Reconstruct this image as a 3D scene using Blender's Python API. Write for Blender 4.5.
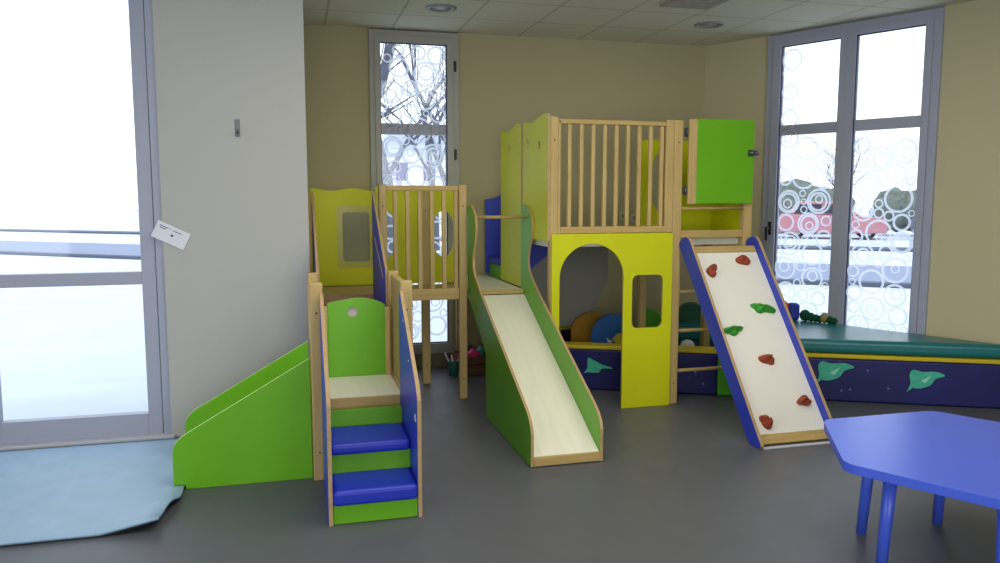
import bpy, bmesh, math, random
from mathutils import Vector, Matrix
from mathutils.geometry import tessellate_polygon

for o in list(bpy.data.objects):
    bpy.data.objects.remove(o, do_unlink=True)
SC = bpy.context.scene
COL = SC.collection
PI = math.pi

# ------------------------------------------------------------------ camera, sky, light, exposure
cam_d = bpy.data.cameras.new('camera')
cam_d.sensor_width = 36.0
cam_d.lens = 782.77 / 1000 * 36.0
cam_d.clip_start = 0.05
cam = bpy.data.objects.new('camera', cam_d)
COL.objects.link(cam)
cam.location = (0, 0, 1.554)
cam.rotation_mode = 'XYZ'
cam.rotation_euler = (math.radians(90 - 6.175), 0, math.radians(-14.873))
SC.camera = cam

world = bpy.data.worlds.new('overcast_sky')
SC.world = world
world.use_nodes = True
wn = world.node_tree
bg = wn.nodes['Background']
bg.inputs['Strength'].default_value = 2.1
wtc = wn.nodes.new('ShaderNodeTexCoord')
wsep = wn.nodes.new('ShaderNodeSeparateXYZ')
wramp = wn.nodes.new('ShaderNodeValToRGB')
wramp.color_ramp.elements[0].position = 0.0
wramp.color_ramp.elements[0].color = (0.92, 0.95, 1.0, 1)
wramp.color_ramp.elements[1].position = 0.6
wramp.color_ramp.elements[1].color = (0.74, 0.84, 1.0, 1)
wn.links.new(wtc.outputs['Generated'], wsep.inputs[0])
wn.links.new(wsep.outputs['Z'], wramp.inputs[0])
wn.links.new(wramp.outputs[0], bg.inputs['Color'])


def area(name, loc, target, sx, sy, power, color):
    d = bpy.data.lights.new(name, 'AREA')
    d.shape = 'RECTANGLE'
    d.size, d.size_y, d.energy, d.color = sx, sy, power, color
    o = bpy.data.objects.new(name, d)
    COL.objects.link(o)
    o.location = loc
    o.rotation_euler = (Vector(target) - Vector(loc)).to_track_quat('-Z', 'Y').to_euler()
    return o


# daylight of the windows behind the photographer
area('rear_window_daylight', (1.2, -3.9, 1.55), (1.2, 4.0, 1.1), 5.0, 2.2, 85, (0.96, 0.98, 1.0))
area('left_window_daylight', (-3.9, 0.5, 1.6), (1.0, 3.2, 1.0), 4.0, 2.0, 50, (0.86, 0.93, 1.0))
# area lamp for unseen lit ceiling panels, over the floor ahead of the camera
area('ceiling_panel_light', (1.5, 3.0, 2.96), (1.5, 3.0001, 0), 3.6, 2.4, 74, (1.0, 0.96, 0.88))

vs = SC.view_settings
vs.view_transform = 'Standard'
vs.look = 'None'
vs.exposure = 0.0
vs.gamma = 1.0
vs.use_curve_mapping = False
SC.cycles.max_bounces = 8
SC.cycles.diffuse_bounces = 5
SC.cycles.transparent_max_bounces = 16
SC.cycles.use_denoising = True
SC.cycles.sample_clamp_indirect = 6.0


# ------------------------------------------------------------------ materials
def lin(h):
    h = h.lstrip('#')
    out = []
    for i in (0, 2, 4):
        c = int(h[i:i + 2], 16) / 255
        out.append(c / 12.92 if c <= .04045 else ((c + .055) / 1.055) ** 2.4)
    return tuple(out) + (1,)


MATS = {}


def mat(name, col, rough=.5, spec=.5, metal=0.0, noise=0.0, nscale=8, nstretch=(1, 1, 1), bump=0.0, bscale=60, coat=0.0, col2=None):
    if name in MATS:
        return MATS[name]
    m = bpy.data.materials.new(name)
    m.use_nodes = True
    nt = m.node_tree
    b = nt.nodes['Principled BSDF']
    b.inputs['Base Color'].default_value = lin(col)
    b.inputs['Roughness'].default_value = rough
    b.inputs['Specular IOR Level'].default_value = spec
    b.inputs['Metallic'].default_value = metal
    b.inputs['Coat Weight'].default_value = coat
    tc = nt.nodes.new('ShaderNodeTexCoord')
    if noise > 0:
        mp = nt.nodes.new('ShaderNodeMapping')
        mp.inputs['Scale'].default_value = nstretch
        n = nt.nodes.new('ShaderNodeTexNoise')
        n.inputs['Scale'].default_value = nscale
        n.inputs['Detail'].default_value = 6
        nt.links.new(tc.outputs['Object'], mp.inputs[0])
        nt.links.new(mp.outputs[0], n.inputs['Vector'])
        r = nt.nodes.new('ShaderNodeValToRGB')
        r.color_ramp.elements[0].position = .3
        r.color_ramp.elements[1].position = .7
        c = lin(col)
        c2 = lin(col2) if col2 else tuple(x * (1 - noise) for x in c[:3]) + (1,)
        r.color_ramp.elements[0].color = c2
        r.color_ramp.elements[1].color = c
        nt.links.new(n.outputs['Fac'], r.inputs[0])
        nt.links.new(r.outputs[0], b.inputs['Base Color'])
    if bump > 0:
        n2 = nt.nodes.new('ShaderNodeTexNoise')
        n2.inputs['Scale'].default_value = bscale
        n2.inputs['Detail'].default_value = 4
        nt.links.new(tc.outputs['Object'], n2.inputs['Vector'])
        bp = nt.nodes.new('ShaderNodeBump')
        bp.inputs['Strength'].default_value = bump
        bp.inputs['Distance'].default_value = .01
        nt.links.new(n2.outputs['Fac'], bp.inputs['Height'])
        nt.links.new(bp.outputs[0], b.inputs['Normal'])
    MATS[name] = m
    return m


YEL = mat('yellow_laminate', '#D3D614', .45, .28, noise=.06, nscale=3)
GRN = mat('green_laminate', '#69B012', .38, .45, noise=.07, nscale=3)
BLU = mat('blue_laminate', '#2E42BE', .4, .45, noise=.08, nscale=3)
PLY = mat('plywood_edge', '#BE9F70', .55, .3, noise=.18, nscale=30, nstretch=(1, 1, 1))
WZ = mat('pine_upright_grain', '#C8AC6E', .5, .35, noise=.2, nscale=9, nstretch=(4, 4, .35))
WX = mat('pine_cross_grain', '#C6A868', .5, .35, noise=.2, nscale=9, nstretch=(.35, 4, 4))
WY = mat('pine_depth_grain', '#C6A868', .5, .35, noise=.2, nscale=9, nstretch=(4, .35, 4))
BIRCH = mat('birch_board', '#F1ECD8', .42, .4, noise=.07, nscale=6, nstretch=(5, .5, .5))
WHITEB = mat('white_climbing_board', '#EFEBDF', .5, .4, noise=.03, nscale=5)
VINYLB = mat('blue_vinyl', '#1B30B4', .38, .5, bump=.04, bscale=25)
CAP = mat('cream_cap', '#D9D9CF', .4)
METAL = mat('dark_steel', '#6A6A72', .35, .5, metal=.9)
NAVY = mat('navy_vinyl', '#1A1C66', .42, .4, noise=.35, nscale=5, bump=.03, bscale=15)
TRIMY = mat('yellow_vinyl', '#CDB61C', .42, .4)
TEAL = mat('teal_vinyl', '#0F6E70', .3, .5, bump=.05, bscale=9)
LEAF = mat('bright_green_vinyl', '#4FA81C', .45, .4)
DKGREEN = mat('dark_green_vinyl', '#17523A', .45, .4)
OCHRE = mat('ochre_vinyl', '#B0801C', .5, .3)
SKYBLUE = mat('mid_blue_vinyl', '#1E63B0', .45, .4)
AQUA = mat('aqua_print', '#4FC3A2', .5, .3, noise=.25, nscale=25)
HOLDO = mat('orange_resin', '#A4482A', .6, .3, noise=.25, nscale=30, bump=.3, bscale=60)
HOLDG = mat('green_resin', '#2F9A22', .5, .4, noise=.2, nscale=30, bump=.2, bscale=60)
ALU = mat('grey_aluminium', '#A9A89F', .45, .5, metal=.0, noise=.04, nscale=4)
ALUB = mat('blue_grey_aluminium', '#A6A9BA', .4, .5)
BLACK = mat('black_plastic', '#1A1A1C', .45)
CREAMW = mat('cream_wall_paint', '#B8AE88', .85, .2, bump=.04, bscale=180)
CREAMR = mat('cream_side_wall_paint', '#C6BC98', .85, .2, bump=.04, bscale=180)
WHITEW = mat('white_wall_paint', '#B9B8B2', .8, .2, bump=.06, bscale=160)
PAPER = mat('white_card', '#E4E5EC', .6)
INK = mat('blue_ink', '#33406E', .6)
MATBLUE = mat('pale_blue_foam', '#A6C4DE', .5, .3, noise=.12, nscale=6)
MATEDGE = mat('dark_foam_edge', '#232A30', .6)
TABLEB = mat('blue_table_plastic', '#4763DC', .3, .5)
CRATEW = mat('brown_crate_wood', '#6B4A30', .6, .3, noise=.3, nscale=8, nstretch=(.4, 4, 4))
SKIRT = mat('skirting_wood', '#7C705C', .6, .3)


def ceiling_mat():
    m = bpy.data.materials.new('mineral_ceiling_tiles')
    m.use_nodes = True
    nt = m.node_tree
    b = nt.nodes['Principled BSDF']
    b.inputs['Roughness'].default_value = .9
    b.inputs['Specular IOR Level'].default_value = .1
    tc = nt.nodes.new('ShaderNodeTexCoord')
    sp = nt.nodes.new('ShaderNodeSeparateXYZ')
    nt.links.new(tc.outputs['Object'], sp.inputs[0])

    def line(sock, off, pitch, w):
        a = nt.nodes.new('ShaderNodeMath'); a.operation = 'SUBTRACT'; a.inputs[1].default_value = off
        nt.links.new(sock, a.inputs[0])
        d = nt.nodes.new('ShaderNodeMath'); d.operation = 'DIVIDE'; d.inputs[1].default_value = pitch
        nt.links.new(a.outputs[0], d.inputs[0])
        f = nt.nodes.new('ShaderNodeMath'); f.operation = 'PINGPONG'; f.inputs[1].default_value = .5
        nt.links.new(d.outputs[0], f.inputs[0])
        l = nt.nodes.new('ShaderNodeMath'); l.operation = 'LESS_THAN'; l.inputs[1].default_value = w / pitch / 2
        nt.links.new(f.outputs[0], l.inputs[0])
        return l.outputs[0]
    l1 = line(sp.outputs['X'], .885, .572, .016)
    l2 = line(sp.outputs['Y'], 6.42, .59, .016)
    mx = nt.nodes.new('ShaderNodeMath'); mx.operation = 'MAXIMUM'
    nt.links.new(l1, mx.inputs[0]); nt.links.new(l2, mx.inputs[1])
    n = nt.nodes.new('ShaderNodeTexNoise'); n.inputs['Scale'].default_value = 120
    nt.links.new(tc.outputs['Object'], n.inputs['Vector'])
    r = nt.nodes.new('ShaderNodeValToRGB')
    r.color_ramp.elements[0].color = lin('#D2D0BE'); r.color_ramp.elements[1].color = lin('#E2E0CE')
    nt.links.new(n.outputs['Fac'], r.inputs[0])
    mix = nt.nodes.new('ShaderNodeMix'); mix.data_type = 'RGBA'
    mix.inputs[7].default_value = lin('#B8B49E')
    nt.links.new(mx.outputs[0], mix.inputs[0]); nt.links.new(r.outputs[0], mix.inputs[6])
    nt.links.new(mix.outputs[2], b.inputs['Base Color'])
    return m


def floor_mat():
    m = mat('grey_vinyl_floor', '#5C5D62', .42, .45, noise=.06, nscale=2.2)
    nt = m.node_tree
    b = nt.nodes['Principled BSDF']
    tc = nt.nodes.new('ShaderNodeTexCoord')
    n = nt.nodes.new('ShaderNodeTexNoise'); n.inputs['Scale'].default_value = 5
    n.inputs['Detail'].default_value = 6
    nt.links.new(tc.outputs['Object'], n.inputs['Vector'])
    r = nt.nodes.new('ShaderNodeMapRange')
    r.inputs[3].default_value = .36; r.inputs[4].default_value = .52
    nt.links.new(n.outputs['Fac'], r.inputs[0]); nt.links.new(r.outputs[0], b.inputs['Roughness'])
    return m


def glass_mat(name='window_glass', tint=(.95, .97, .98, 1), gloss=.05, tr=None):
    m = bpy.data.materials.new(name); m.use_nodes = True
    nt = m.node_tree
    nt.nodes.remove(nt.nodes['Principled BSDF'])
    out = nt.nodes['Material Output']
    t = nt.nodes.new('ShaderNodeBsdfTransparent'); t.inputs[0].default_value = tint
    g = nt.nodes.new('ShaderNodeBsdfGlossy'); g.inputs['Roughness'].default_value = .05
    mx = nt.nodes.new('ShaderNodeMixShader'); mx.inputs[0].default_value = gloss
    nt.links.new(t.outputs[0], mx.inputs[1]); nt.links.new(g.outputs[0], mx.inputs[2])
    nt.links.new(mx.outputs[0], out.inputs[0])
    return m


def decal_mat():
    m = bpy.data.materials.new('frosted_decal'); m.use_nodes = True
    nt = m.node_tree
    nt.nodes.remove(nt.nodes['Principled BSDF'])
    out = nt.nodes['Material Output']
    t = nt.nodes.new('ShaderNodeBsdfTransparent'); t.inputs[0].default_value = (.9, .93, 1, 1)
    tl = nt.nodes.new('ShaderNodeBsdfTranslucent'); tl.inputs[0].default_value = (.80, .84, .92, 1)
    df = nt.nodes.new('ShaderNodeBsdfDiffuse'); df.inputs[0].default_value = (.8, .82, .88, 1)
    m1 = nt.nodes.new('ShaderNodeMixShader'); m1.inputs[0].default_value = .3
    m2 = nt.nodes.new('ShaderNodeMixShader'); m2.inputs[0].default_value = .8
    nt.links.new(tl.outputs[0], m1.inputs[1]); nt.links.new(df.outputs[0], m1.inputs[2])
    nt.links.new(t.outputs[0], m2.inputs[1]); nt.links.new(m1.outputs[0], m2.inputs[2])
    nt.links.new(m2.outputs[0], out.inputs[0])
    return m


CEIL = ceiling_mat(); FLOOR = floor_mat(); GLASS = glass_mat(); DECAL = decal_mat()
ACRYL = glass_mat('clear_acrylic', (.86, .87, .80, 1), .03)
ACRYL.node_tree.nodes['Glossy BSDF'].inputs['Roughness'].default_value = .35


# ------------------------------------------------------------------ mesh building
class MB:
    def __init__(s, xf=None):
        s.v = []; s.f = []; s.m = []; s.s = []; s.xf = xf

    def add(s, vs_, fs_, mi=0, smooth=False):
        b = len(s.v)
        for p in vs_:
            p = Vector(p)
            s.v.append(s.xf @ p if s.xf else p)
        for k, f in enumerate(fs_):
            s.f.append([b + i for i in f])
            s.m.append(mi[k] if isinstance(mi, list) else mi)
            s.s.append(smooth)
        return s

    def box(s, x0, x1, y0, y1, z0, z1, mi=0):
        v = [(x0, y0, z0), (x1, y0, z0), (x1, y1, z0), (x0, y1, z0), (x0, y0, z1), (x1, y0, z1), (x1, y1, z1), (x0, y1, z1)]
        return s.add(v, [(0, 3, 2, 1), (4, 5, 6, 7), (0, 1, 5, 4), (1, 2, 6, 5), (2, 3, 7, 6), (3, 0, 4, 7)], mi)

    def prism(s, axis, pts, a, b, holes=(), cap=0, side=1):
        """2D outline extruded along axis: 'x' -> (y,z), 'y' -> (x,z), 'z' -> (x,y)"""
        def P(p, t):
            return {'x': (t, p[0], p[1]), 'y': (p[0], t, p[1]), 'z': (p[0], p[1], t)}[axis]
        loops = [list(pts)] + [list(h) for h in holes]
        flat = [p for l in loops for p in l]
        tris = tessellate_polygon([[Vector((p[0], p[1], 0)) for p in l] for l in loops])
        n = len(flat)
        vv = [P(p, a) for p in flat] + [P(p, b) for p in flat]
        ff = []; mm = []
        for t in tris:
            ff.append(tuple(t)); mm.append(cap)
            ff.append(tuple(i + n for i in reversed(t))); mm.append(cap)
        k = 0
        for l in loops:
            L = len(l)
            for i in range(L):
                j = (i + 1) % L
                ff.append((k + i, k + j, n + k + j, n + k + i)); mm.append(side)
            k += L
        return s.add(vv, ff, mm)

    def path(s, pts, rad, n=10, mi=0, caps=True):
        pts = [Vector(p) for p in pts]
        if not isinstance(rad, (list, tuple)):
            rad = [rad] * len(pts)
        rings = []
        ref = None
        for i, p in enumerate(pts):
            d = (pts[min(i + 1, len(pts) - 1)] - pts[max(i - 1, 0)]).normalized()
            if ref is None or abs(ref.dot(d)) > .95:
                ref = Vector((0, 0, 1)) if abs(d.z) < .9 else Vector((1, 0, 0))
            u = d.cross(ref).normalized(); w = d.cross(u).normalized()
            rings.append([p + (u * math.cos(2 * PI * k / n) + w * math.sin(2 * PI * k / n)) * rad[i] for k in range(n)])
        vv = [q for r in rings for q in r]; ff = []
        for i in range(len(rings) - 1):
            for k in range(n):
                k2 = (k + 1) % n
                ff.append((i * n + k, i * n + k2, (i + 1) * n + k2, (i + 1) * n + k))
        s.add(vv, ff, mi, True)
        if caps:
            s.add(rings[0], [tuple(range(n))[::-1]], mi)
            s.add(rings[-1], [tuple(range(n))], mi)
        return s

    def lathe(s, c, prof, n=28, mi=0):
        """prof: list of (r, z) about the vertical axis through c"""
        vv = []; ff = []
        for r, z in prof:
            for k in range(n):
                a = 2 * PI * k / n
                vv.append((c[0] + r * math.cos(a), c[1] + r * math.sin(a), c[2] + z))
        for i in range(len(prof) - 1):
            for k in range(n):
                k2 = (k + 1) % n
                ff.append((i * n + k, i * n + k2, (i + 1) * n + k2, (i + 1) * n + k))
        s.add(vv, ff, mi, True)
        if prof[0][0] > 1e-6: s.add(vv[:n], [tuple(range(n))], mi)
        if prof[-1][0] > 1e-6: s.add(vv[-n:], [tuple(range(n))], mi)
        return s

    def blob(s, c, ex, ey, ez, fn=None, nu=20, nv=12, mi=0):
        """ellipsoid with axes ex, ey, ez (vectors); fn(direction) scales the radius"""
        c = Vector(c); ex = Vector(ex); ey = Vector(ey); ez = Vector(ez)
        vv = []; ff = []
        for j in range(nv + 1):
            th = PI * j / nv
            for i in range(nu):
                ph = 2 * PI * i / nu
                d = Vector((math.sin(th) * math.cos(ph), math.sin(th) * math.sin(ph), math.cos(th)))
                k = fn(d) if fn else 1
                vv.append(c + (ex * d.x + ey * d.y + ez * d.z) * k)
        for j in range(nv):
            for i in range(nu):
                i2 = (i + 1) % nu
                ff.append((j * nu + i, (j + 1) * nu + i, (j + 1) * nu + i2, j * nu + i2))
        return s.add(vv, ff, mi, True)

    def build(s, name, mats, parent=None, bevel=0.0, seg=2, loc=None):
        if not isinstance(mats, (list, tuple)):
            mats = [mats]
        me = bpy.data.meshes.new(name)
        base = Vector((0, 0, 0))
        q = parent
        while q is not None:
            base += Vector(q.location); q = q.parent
        own = Vector(loc) if loc is not None else base
        me.from_pydata([tuple(p - own) for p in s.v], [], s.f)
        for m in mats:
            me.materials.append(m)
        for i, p in enumerate(me.polygons):
            p.material_index = min(s.m[i], len(mats) - 1)
        bm = bmesh.new(); bm.from_mesh(me)
        for i, f in enumerate(bm.faces):
            f.smooth = s.s[i]
        bmesh.ops.remove_doubles(bm, verts=bm.verts, dist=1e-5)
        bmesh.ops.recalc_face_normals(bm, faces=bm.faces)
        bm.to_mesh(me); bm.free()
        o = bpy.data.objects.new(name, me)
        COL.objects.link(o)
        o.parent = parent
        o.location = own - base
        if bevel > 0:
            b = o.modifiers.new('bevel', 'BEVEL')
            b.width = bevel; b.segments = seg; b.limit_method = 'ANGLE'; b.angle_limit = math.radians(40)
            b.use_clamp_overlap = True
        return o


def tag(o, label=None, cat=None, group=None, kind=None):
    if label: o['label'] = label
    if cat: o['category'] = cat
    if group: o['group'] = group
    if kind: o['kind'] = kind
    return o


def thing(name, label, cat, loc, group=None):
    o = bpy.data.objects.new(name, None)
    o.empty_display_size = .1
    COL.objects.link(o)
    o.location = loc
    return tag(o, label, cat, group)


def struct(o):
    o['kind'] = 'structure'
    return o


def arc(cx, cz, r, a0, a1, n=12, rz=None):
    rz = r if rz is None else rz
    return [(cx + r * math.cos(math.radians(a0 + (a1 - a0) * i / n)), cz + rz * math.sin(math.radians(a0 + (a1 - a0) * i / n))) for i in range(n + 1)]


def rrect(x0, x1, z0, z1, r, n=6):
    return (arc(x1 - r, z0 + r, r, -90, 0, n) + arc(x1 - r, z1 - r, r, 0, 90, n)
            + arc(x0 + r, z1 - r, r, 90, 180, n) + arc(x0 + r, z0 + r, r, 180, 270, n))


def spline(pts, n=8):
    """Catmull-Rom through pts (open)"""
    out = []
    P = [pts[0]] + list(pts) + [pts[-1]]
    for i in range(1, len(P) - 2):
        p0, p1, p2, p3 = P[i - 1:i + 3]
        for k in range(n):
            t = k / n
            out.append(tuple(.5 * ((2 * b) + (c - a) * t + (2 * a - 5 * b + 4 * c - d) * t * t + (3 * b - a - 3 * c + d) * t ** 3)
                             for a, b, c, d in zip(p0, p1, p2, p3)))
    out.append(tuple(pts[-1]))
    return out


def wavy(x0, x1, z, amp):
    n = 24
    return [(x0 + (x1 - x0) * i / n, z + amp * math.sin(PI * i / n * 3 - PI / 2)) for i in range(n + 1)]


def part(name, mb, mats, parent, bevel=.003, seg=2, label=None):
    o = mb.build(name, mats, parent, bevel, seg)
    if label: o['label'] = label
    return o


# ------------------------------------------------------------------ the room
def wall_piece(mb, P, d, n, s0, s1, z0, z1, t=.2):
    """box of a wall running from P along d, thickness t to the outside n"""
    P = Vector((P[0], P[1], 0)); d = Vector((d[0], d[1], 0)); n = Vector((n[0], n[1], 0))
    a = P + d * s0; b = P + d * s1
    v = []
    for z in (z0, z1):
        for q in (a, b, b + n * t, a + n * t):
            v.append((q.x, q.y, z))
    mb.add(v, [(0, 3, 2, 1), (4, 5, 6, 7), (0, 1, 5, 4), (1, 2, 6, 5), (2, 3, 7, 6), (3, 0, 4, 7)])


RW_A = math.radians(-64)
RWD = (math.cos(RW_A), math.sin(RW_A))          # along the right wall, towards the camera
RWN = (math.sin(-RW_A), math.cos(RW_A))         # outwards
RWP = (3.92, 7.0)
RWL = 5.2
RX, RY = RWP[0] + RWD[0] * RWL, RWP[1] + RWD[1] * RWL

ROOM = [(-4.2, -4.2), (RX + .2, -4.2), (RX + .2, RY), (4.12, 7.1), (4.05, 7.2), (-.2, 7.2), (-.2, 5.6), (-.79, 5.53), (-4.2, 5.53)]
struct(MB().prism('z', ROOM, -.1, 0, cap=0, side=0).build('floor', FLOOR))
struct(MB().prism('z', ROOM, 3.0, 3.1, cap=0, side=0).build('ceiling', CEIL))

# back wall, with the opening of window_1
W1X0, W1X1, W1Z0, W1Z1 = .683, 1.474, .135, 2.99
mb = MB()
mb.box(-.2, W1X0, 7.0, 7.2, 0, 3.0)
mb.box(W1X1, 4.15, 7.0, 7.2, 0, 3.0)
mb.box(W1X0, W1X1, 7.0, 7.2, 0, W1Z0)
struct(mb.build('wall_back', CREAMW))
struct(MB().box(.06, W1X1 + .1, 6.985, 7.0, 0, .085).box(.06, W1X1 + .1, 6.98, 7.0, .085, .12).build('baseboard_back', SKIRT))

# right wall, turned, with a tall opening for window_2
mb = MB()
wall_piece(mb, RWP, RWD, RWN, -.05, .68, 0, 3.0)
wall_piece(mb, RWP, RWD, RWN, .68, 2.14, 0, .22)
wall_piece(mb, RWP, RWD, RWN, 2.14, RWL, 0, 3.0)
struct(mb.build('wall_right', CREAMR))
struct(MB().box(RX, RX + .2, -4.2, RY, 0, 3.0).build('wall_side', WHITEW))
mb = MB()
mb.box(-4.2, -1.6, -4.2, -4.0, 0, 3.0).box(4.0, RX + .2, -4.2, -4.0, 0, 3.0)
mb.box(-1.6, 4.0, -4.2, -4.0, 0, .4).box(-1.6, 4.0, -4.2, -4.0, 2.7, 3.0)
struct(mb.build('wall_rear', WHITEW))
mb = MB()
mb.box(-4.2, -4.0, -4.0, -1.7, 0, 3.0).box(-4.2, -4.0, 2.7, 5.5, 0, 3.0)
mb.box(-4.2, -4.0, -1.7, 2.7, 0, .5).box(-4.2, -4.0, -1.7, 2.7, 2.7, 3.0)
struct(mb.build('wall_left', WHITEW))

# white wall pier on the left, the glazed door beside it
PX0, PX1, PY = -.79, .108, 5.33
mb = MB().box(PX0, PX1, PY, 5.6, 0, 3.0).box(-.2, .075, 5.6, 7.0, 0, 3.0)
pier = struct(mb.build('wall_pier', WHITEW))
DX0 = -2.95
struct(MB().box(-4.2, DX0, PY, 5.53, 0, 3.0).build('wall_front_left', WHITEW))


def ring_mesh(name, rings, to3d, parent, off):
    """thin flat rings stuck on the glass"""
    mb = MB()
    for (u, z, r, w) in rings:
        n = 30
        vv = []; ff = []
        for k in range(n):
            a = 2 * PI * k / n
            for rr in (r, r - w):
                vv.append(to3d(u + rr * math.cos(a), z + rr * math.sin(a), off))
        for k in range(n):
            k2 = (k + 1) % n
            ff.append((2 * k, 2 * k2, 2 * k2 + 1, 2 * k + 1))
        mb.add(vv, ff)
    return mb.build(name, DECAL, parent)


def ring_pack(rng, u0, u1, z0, z1, n, rmin, rmax, ok=lambda u, z: True):
    """rings of falling size packed side by side, a few small ones inside the big ones"""
    out = []
    for k in range(n):
        r = rmax - (rmax - rmin) * (k / n) ** .6
        for _ in range(60):
            u = rng.uniform(u0 + r, u1 - r); z = rng.uniform(z0 + r, z1 - r)
            if not ok(u, z): continue
            if all(math.hypot(u - a, z - b) > (r + c) * .96 or (k % 5 == 0 and math.hypot(u - a, z - b) < (c - r) * .5) for a, b, c, _ in out):
                out.append((u, z, r, .26 * r + .003 if r < .06 else .0195))
                break
    return out


def window(name, P, d, n, s0, s1, z0, z1, frame, sash, mull, alu, hinge=None, handle=None, leaves=1, seed=1, nr=60, ringok=lambda u, z: True):
    """frame in the opening between s0 and s1 along d from P; n points outside"""
    P = Vector((P[0], P[1], 0)); d3 = Vector((d[0], d[1], 0)); n3 = Vector((n[0], n[1], 0))

    def W(s, z, o):
        q = P + d3 * s + n3 * o
        return (q.x, q.y, z)

    def bar(mb, a0, a1, b0, b1, o0, o1):
        v = [W(a, b, o) for o in (o0, o1) for a, b in ((a0, b0), (a1, b0), (a1, b1), (a0, b1))]
        mb.add(v, [(0, 1, 2, 3), (7, 6, 5, 4), (0, 4, 5, 1), (1, 5, 6, 2), (2, 6, 7, 3), (3, 7, 4, 0)])
    fl, fr, ft, fb = frame
    mb = MB()
    bar(mb, s0, s0 + fl, z0, z1, -.03, .06); bar(mb, s1 - fr, s1, z0, z1, -.03, .06)
    bar(mb, s0 + fl, s1 - fr, z1 - ft, z1, -.03, .06); bar(mb, s0 + fl, s1 - fr, z0, z0 + fb, -.03, .06)
    root = mb.build(name, alu, None, .003)
    struct(root)
    a0, a1 = s0 + fl, s1 - fr
    lw = (a1 - a0) / leaves
    rng = random.Random(seed)
    for k in range(leaves):
        c0, c1 = a0 + k * lw, a0 + (k + 1) * lw
        sl, sr, st, sb = sash
        mb = MB()
        bar(mb, c0, c0 + sl, z0 + fb, z1 - ft, -.045, .03); bar(mb, c1 - sr, c1, z0 + fb, z1 - ft, -.045, .03)
        bar(mb, c0 + sl, c1 - sr, z1 - ft - st, z1 - ft, -.045, .03); bar(mb, c0 + sl, c1 - sr, z0 + fb, z0 + fb + sb, -.045, .03)
        sh = part('window_sash', mb, alu, root, .003)
        g0, g1, h0, h1 = c0 + sl, c1 - sr, z0 + fb + sb, z1 - ft - st
        mb = MB(); bar(mb, g0, g1, mull[0], mull[1], -.02, .028)
        part('glazing_bar', mb, ALUB, root, .002)
        mb = MB(); bar(mb, g0, g1, h0, h1, .0, .006)
        part('glass_pane', mb, GLASS, root, 0)
        mb = MB()
        for (x0, x1, y0, y1) in ((g0, g0 + .008, h0, h1), (g1 - .008, g1, h0, h1), (g0, g1, h1 - .008, h1), (g0, g1, h0, h0 + .008)):
            bar(mb, x0, x1, y0, y1, -.024, -.003)
        part('glazing_seal', mb, mat('blue_black_rubber', '#2A3048', .5), root, 0)
        rings = ring_pack(rng, g0 + .005, g1 - .005, h0 + .01, h1 - .01, nr, .028, .115, ringok)
        ring_mesh('circle_decal', rings, W, root, -.0225)
    if hinge:
        for (s, z) in hinge:
            mb = MB(); bar(mb, s - .010, s + .010, z - .045, z + .045, -.062, -.045)
            part('hinge', mb, BLACK, root, .003)
    if handle:
        s, z = handle
        mb = MB(); bar(mb, s - .014, s + .014, z - .06, z + .06, -.06, -.045)
        bar(mb, s - .01, s + .01, z - .01, z + .01, -.1, -.06); bar(mb, s - .012, s + .012, z - .11, z + .012, -.115, -.095)
        part('window_handle', mb, BLACK, root, .004)
    return root


window('window_1', (0, 7.0), (1, 0), (0, 1), W1X0, W1X1, W1Z0, W1Z1, (.045, .05, .05, .04), (.045, .06, .055, .05), (2.10, 2.195), ALU,
       hinge=[(1.435, 2.70), (1.435, 1.93)], seed=5, nr=120)
# window_2: wide window in the right wall
window('window_2', RWP, RWD, RWN, .68, 2.14, .22, 2.985, (.06, .06, .05, .04), (.075, .055, .055, .05), (2.10, 2.19), ALUB,
       handle=(.775, 1.27), leaves=2, seed=11, nr=170, ringok=lambda u, z: z < 1.98 or (u < .92 and random.random() < .5))

# door_1: glazed door left of the pier
def door():
    x1 = PX0; x0 = DX0
    mb = MB()
    mb.box(x1 - .05, x1, PY + .02, PY + .12, 0, 3.0).box(x0, x0 + .05, PY + .02, PY + .12, 0, 3.0)
    mb.box(x0 + .05, x1 - .05, PY + .02, PY + .12, 2.9, 3.0)
    root = struct(mb.build('door_1', ALUB, None, .003))
    mid = (x0 + x1) / 2
    for (a, b) in ((x0 + .055, mid - .004), (mid + .004, x1 - .055)):
        mb = MB()
        mb.box(a, a + .085, PY + .035, PY + .1, .02, 2.895).box(b - .085, b, PY + .035, PY + .1, .02, 2.895)
        mb.box(a + .085, b - .085, PY + .035, PY + .1, .02, .16).box(a + .085, b - .085, PY + .035, PY + .1, 2.78, 2.895)
        mb.box(a + .085, b - .085, PY + .035, PY + .1, 1.0, 1.08)
        part('door_leaf', mb, ALUB, root, .003)
        part('glass_pane', MB().box(a + .085, b - .085, PY + .06, PY + .068, .16, 2.78), GLASS, root, 0)
    part('threshold', MB().box(x0, x1 + .02, PY - .03, PY + .14, .0, .02), mat('pale_threshold', '#C9CBD2', .5), root, .003)


door()

# ------------------------------------------------------------------ ceiling fittings
def downlight(x, y, label):
    t = thing('ceiling_light', label, 'ceiling light', (x, y, 3.0), 'round recessed ceiling lights')
    prof = [(.075, .02), (.078, -.002), (.09, -.012), (.115, -.010), (.122, -.001), (.122, .0)]
    part('trim_ring', MB().lathe((x, y, 3.0), prof, 36), mat('satin_ring', '#8C918E', .4, .5), t, 0)
    part('diffuser', MB().lathe((x, y, 3.0), [(.0, -.006), (.04, -.007), (.079, -.0015)], 36), mat('opal_diffuser', '#A4A9A8', .3), t, 0)


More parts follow.
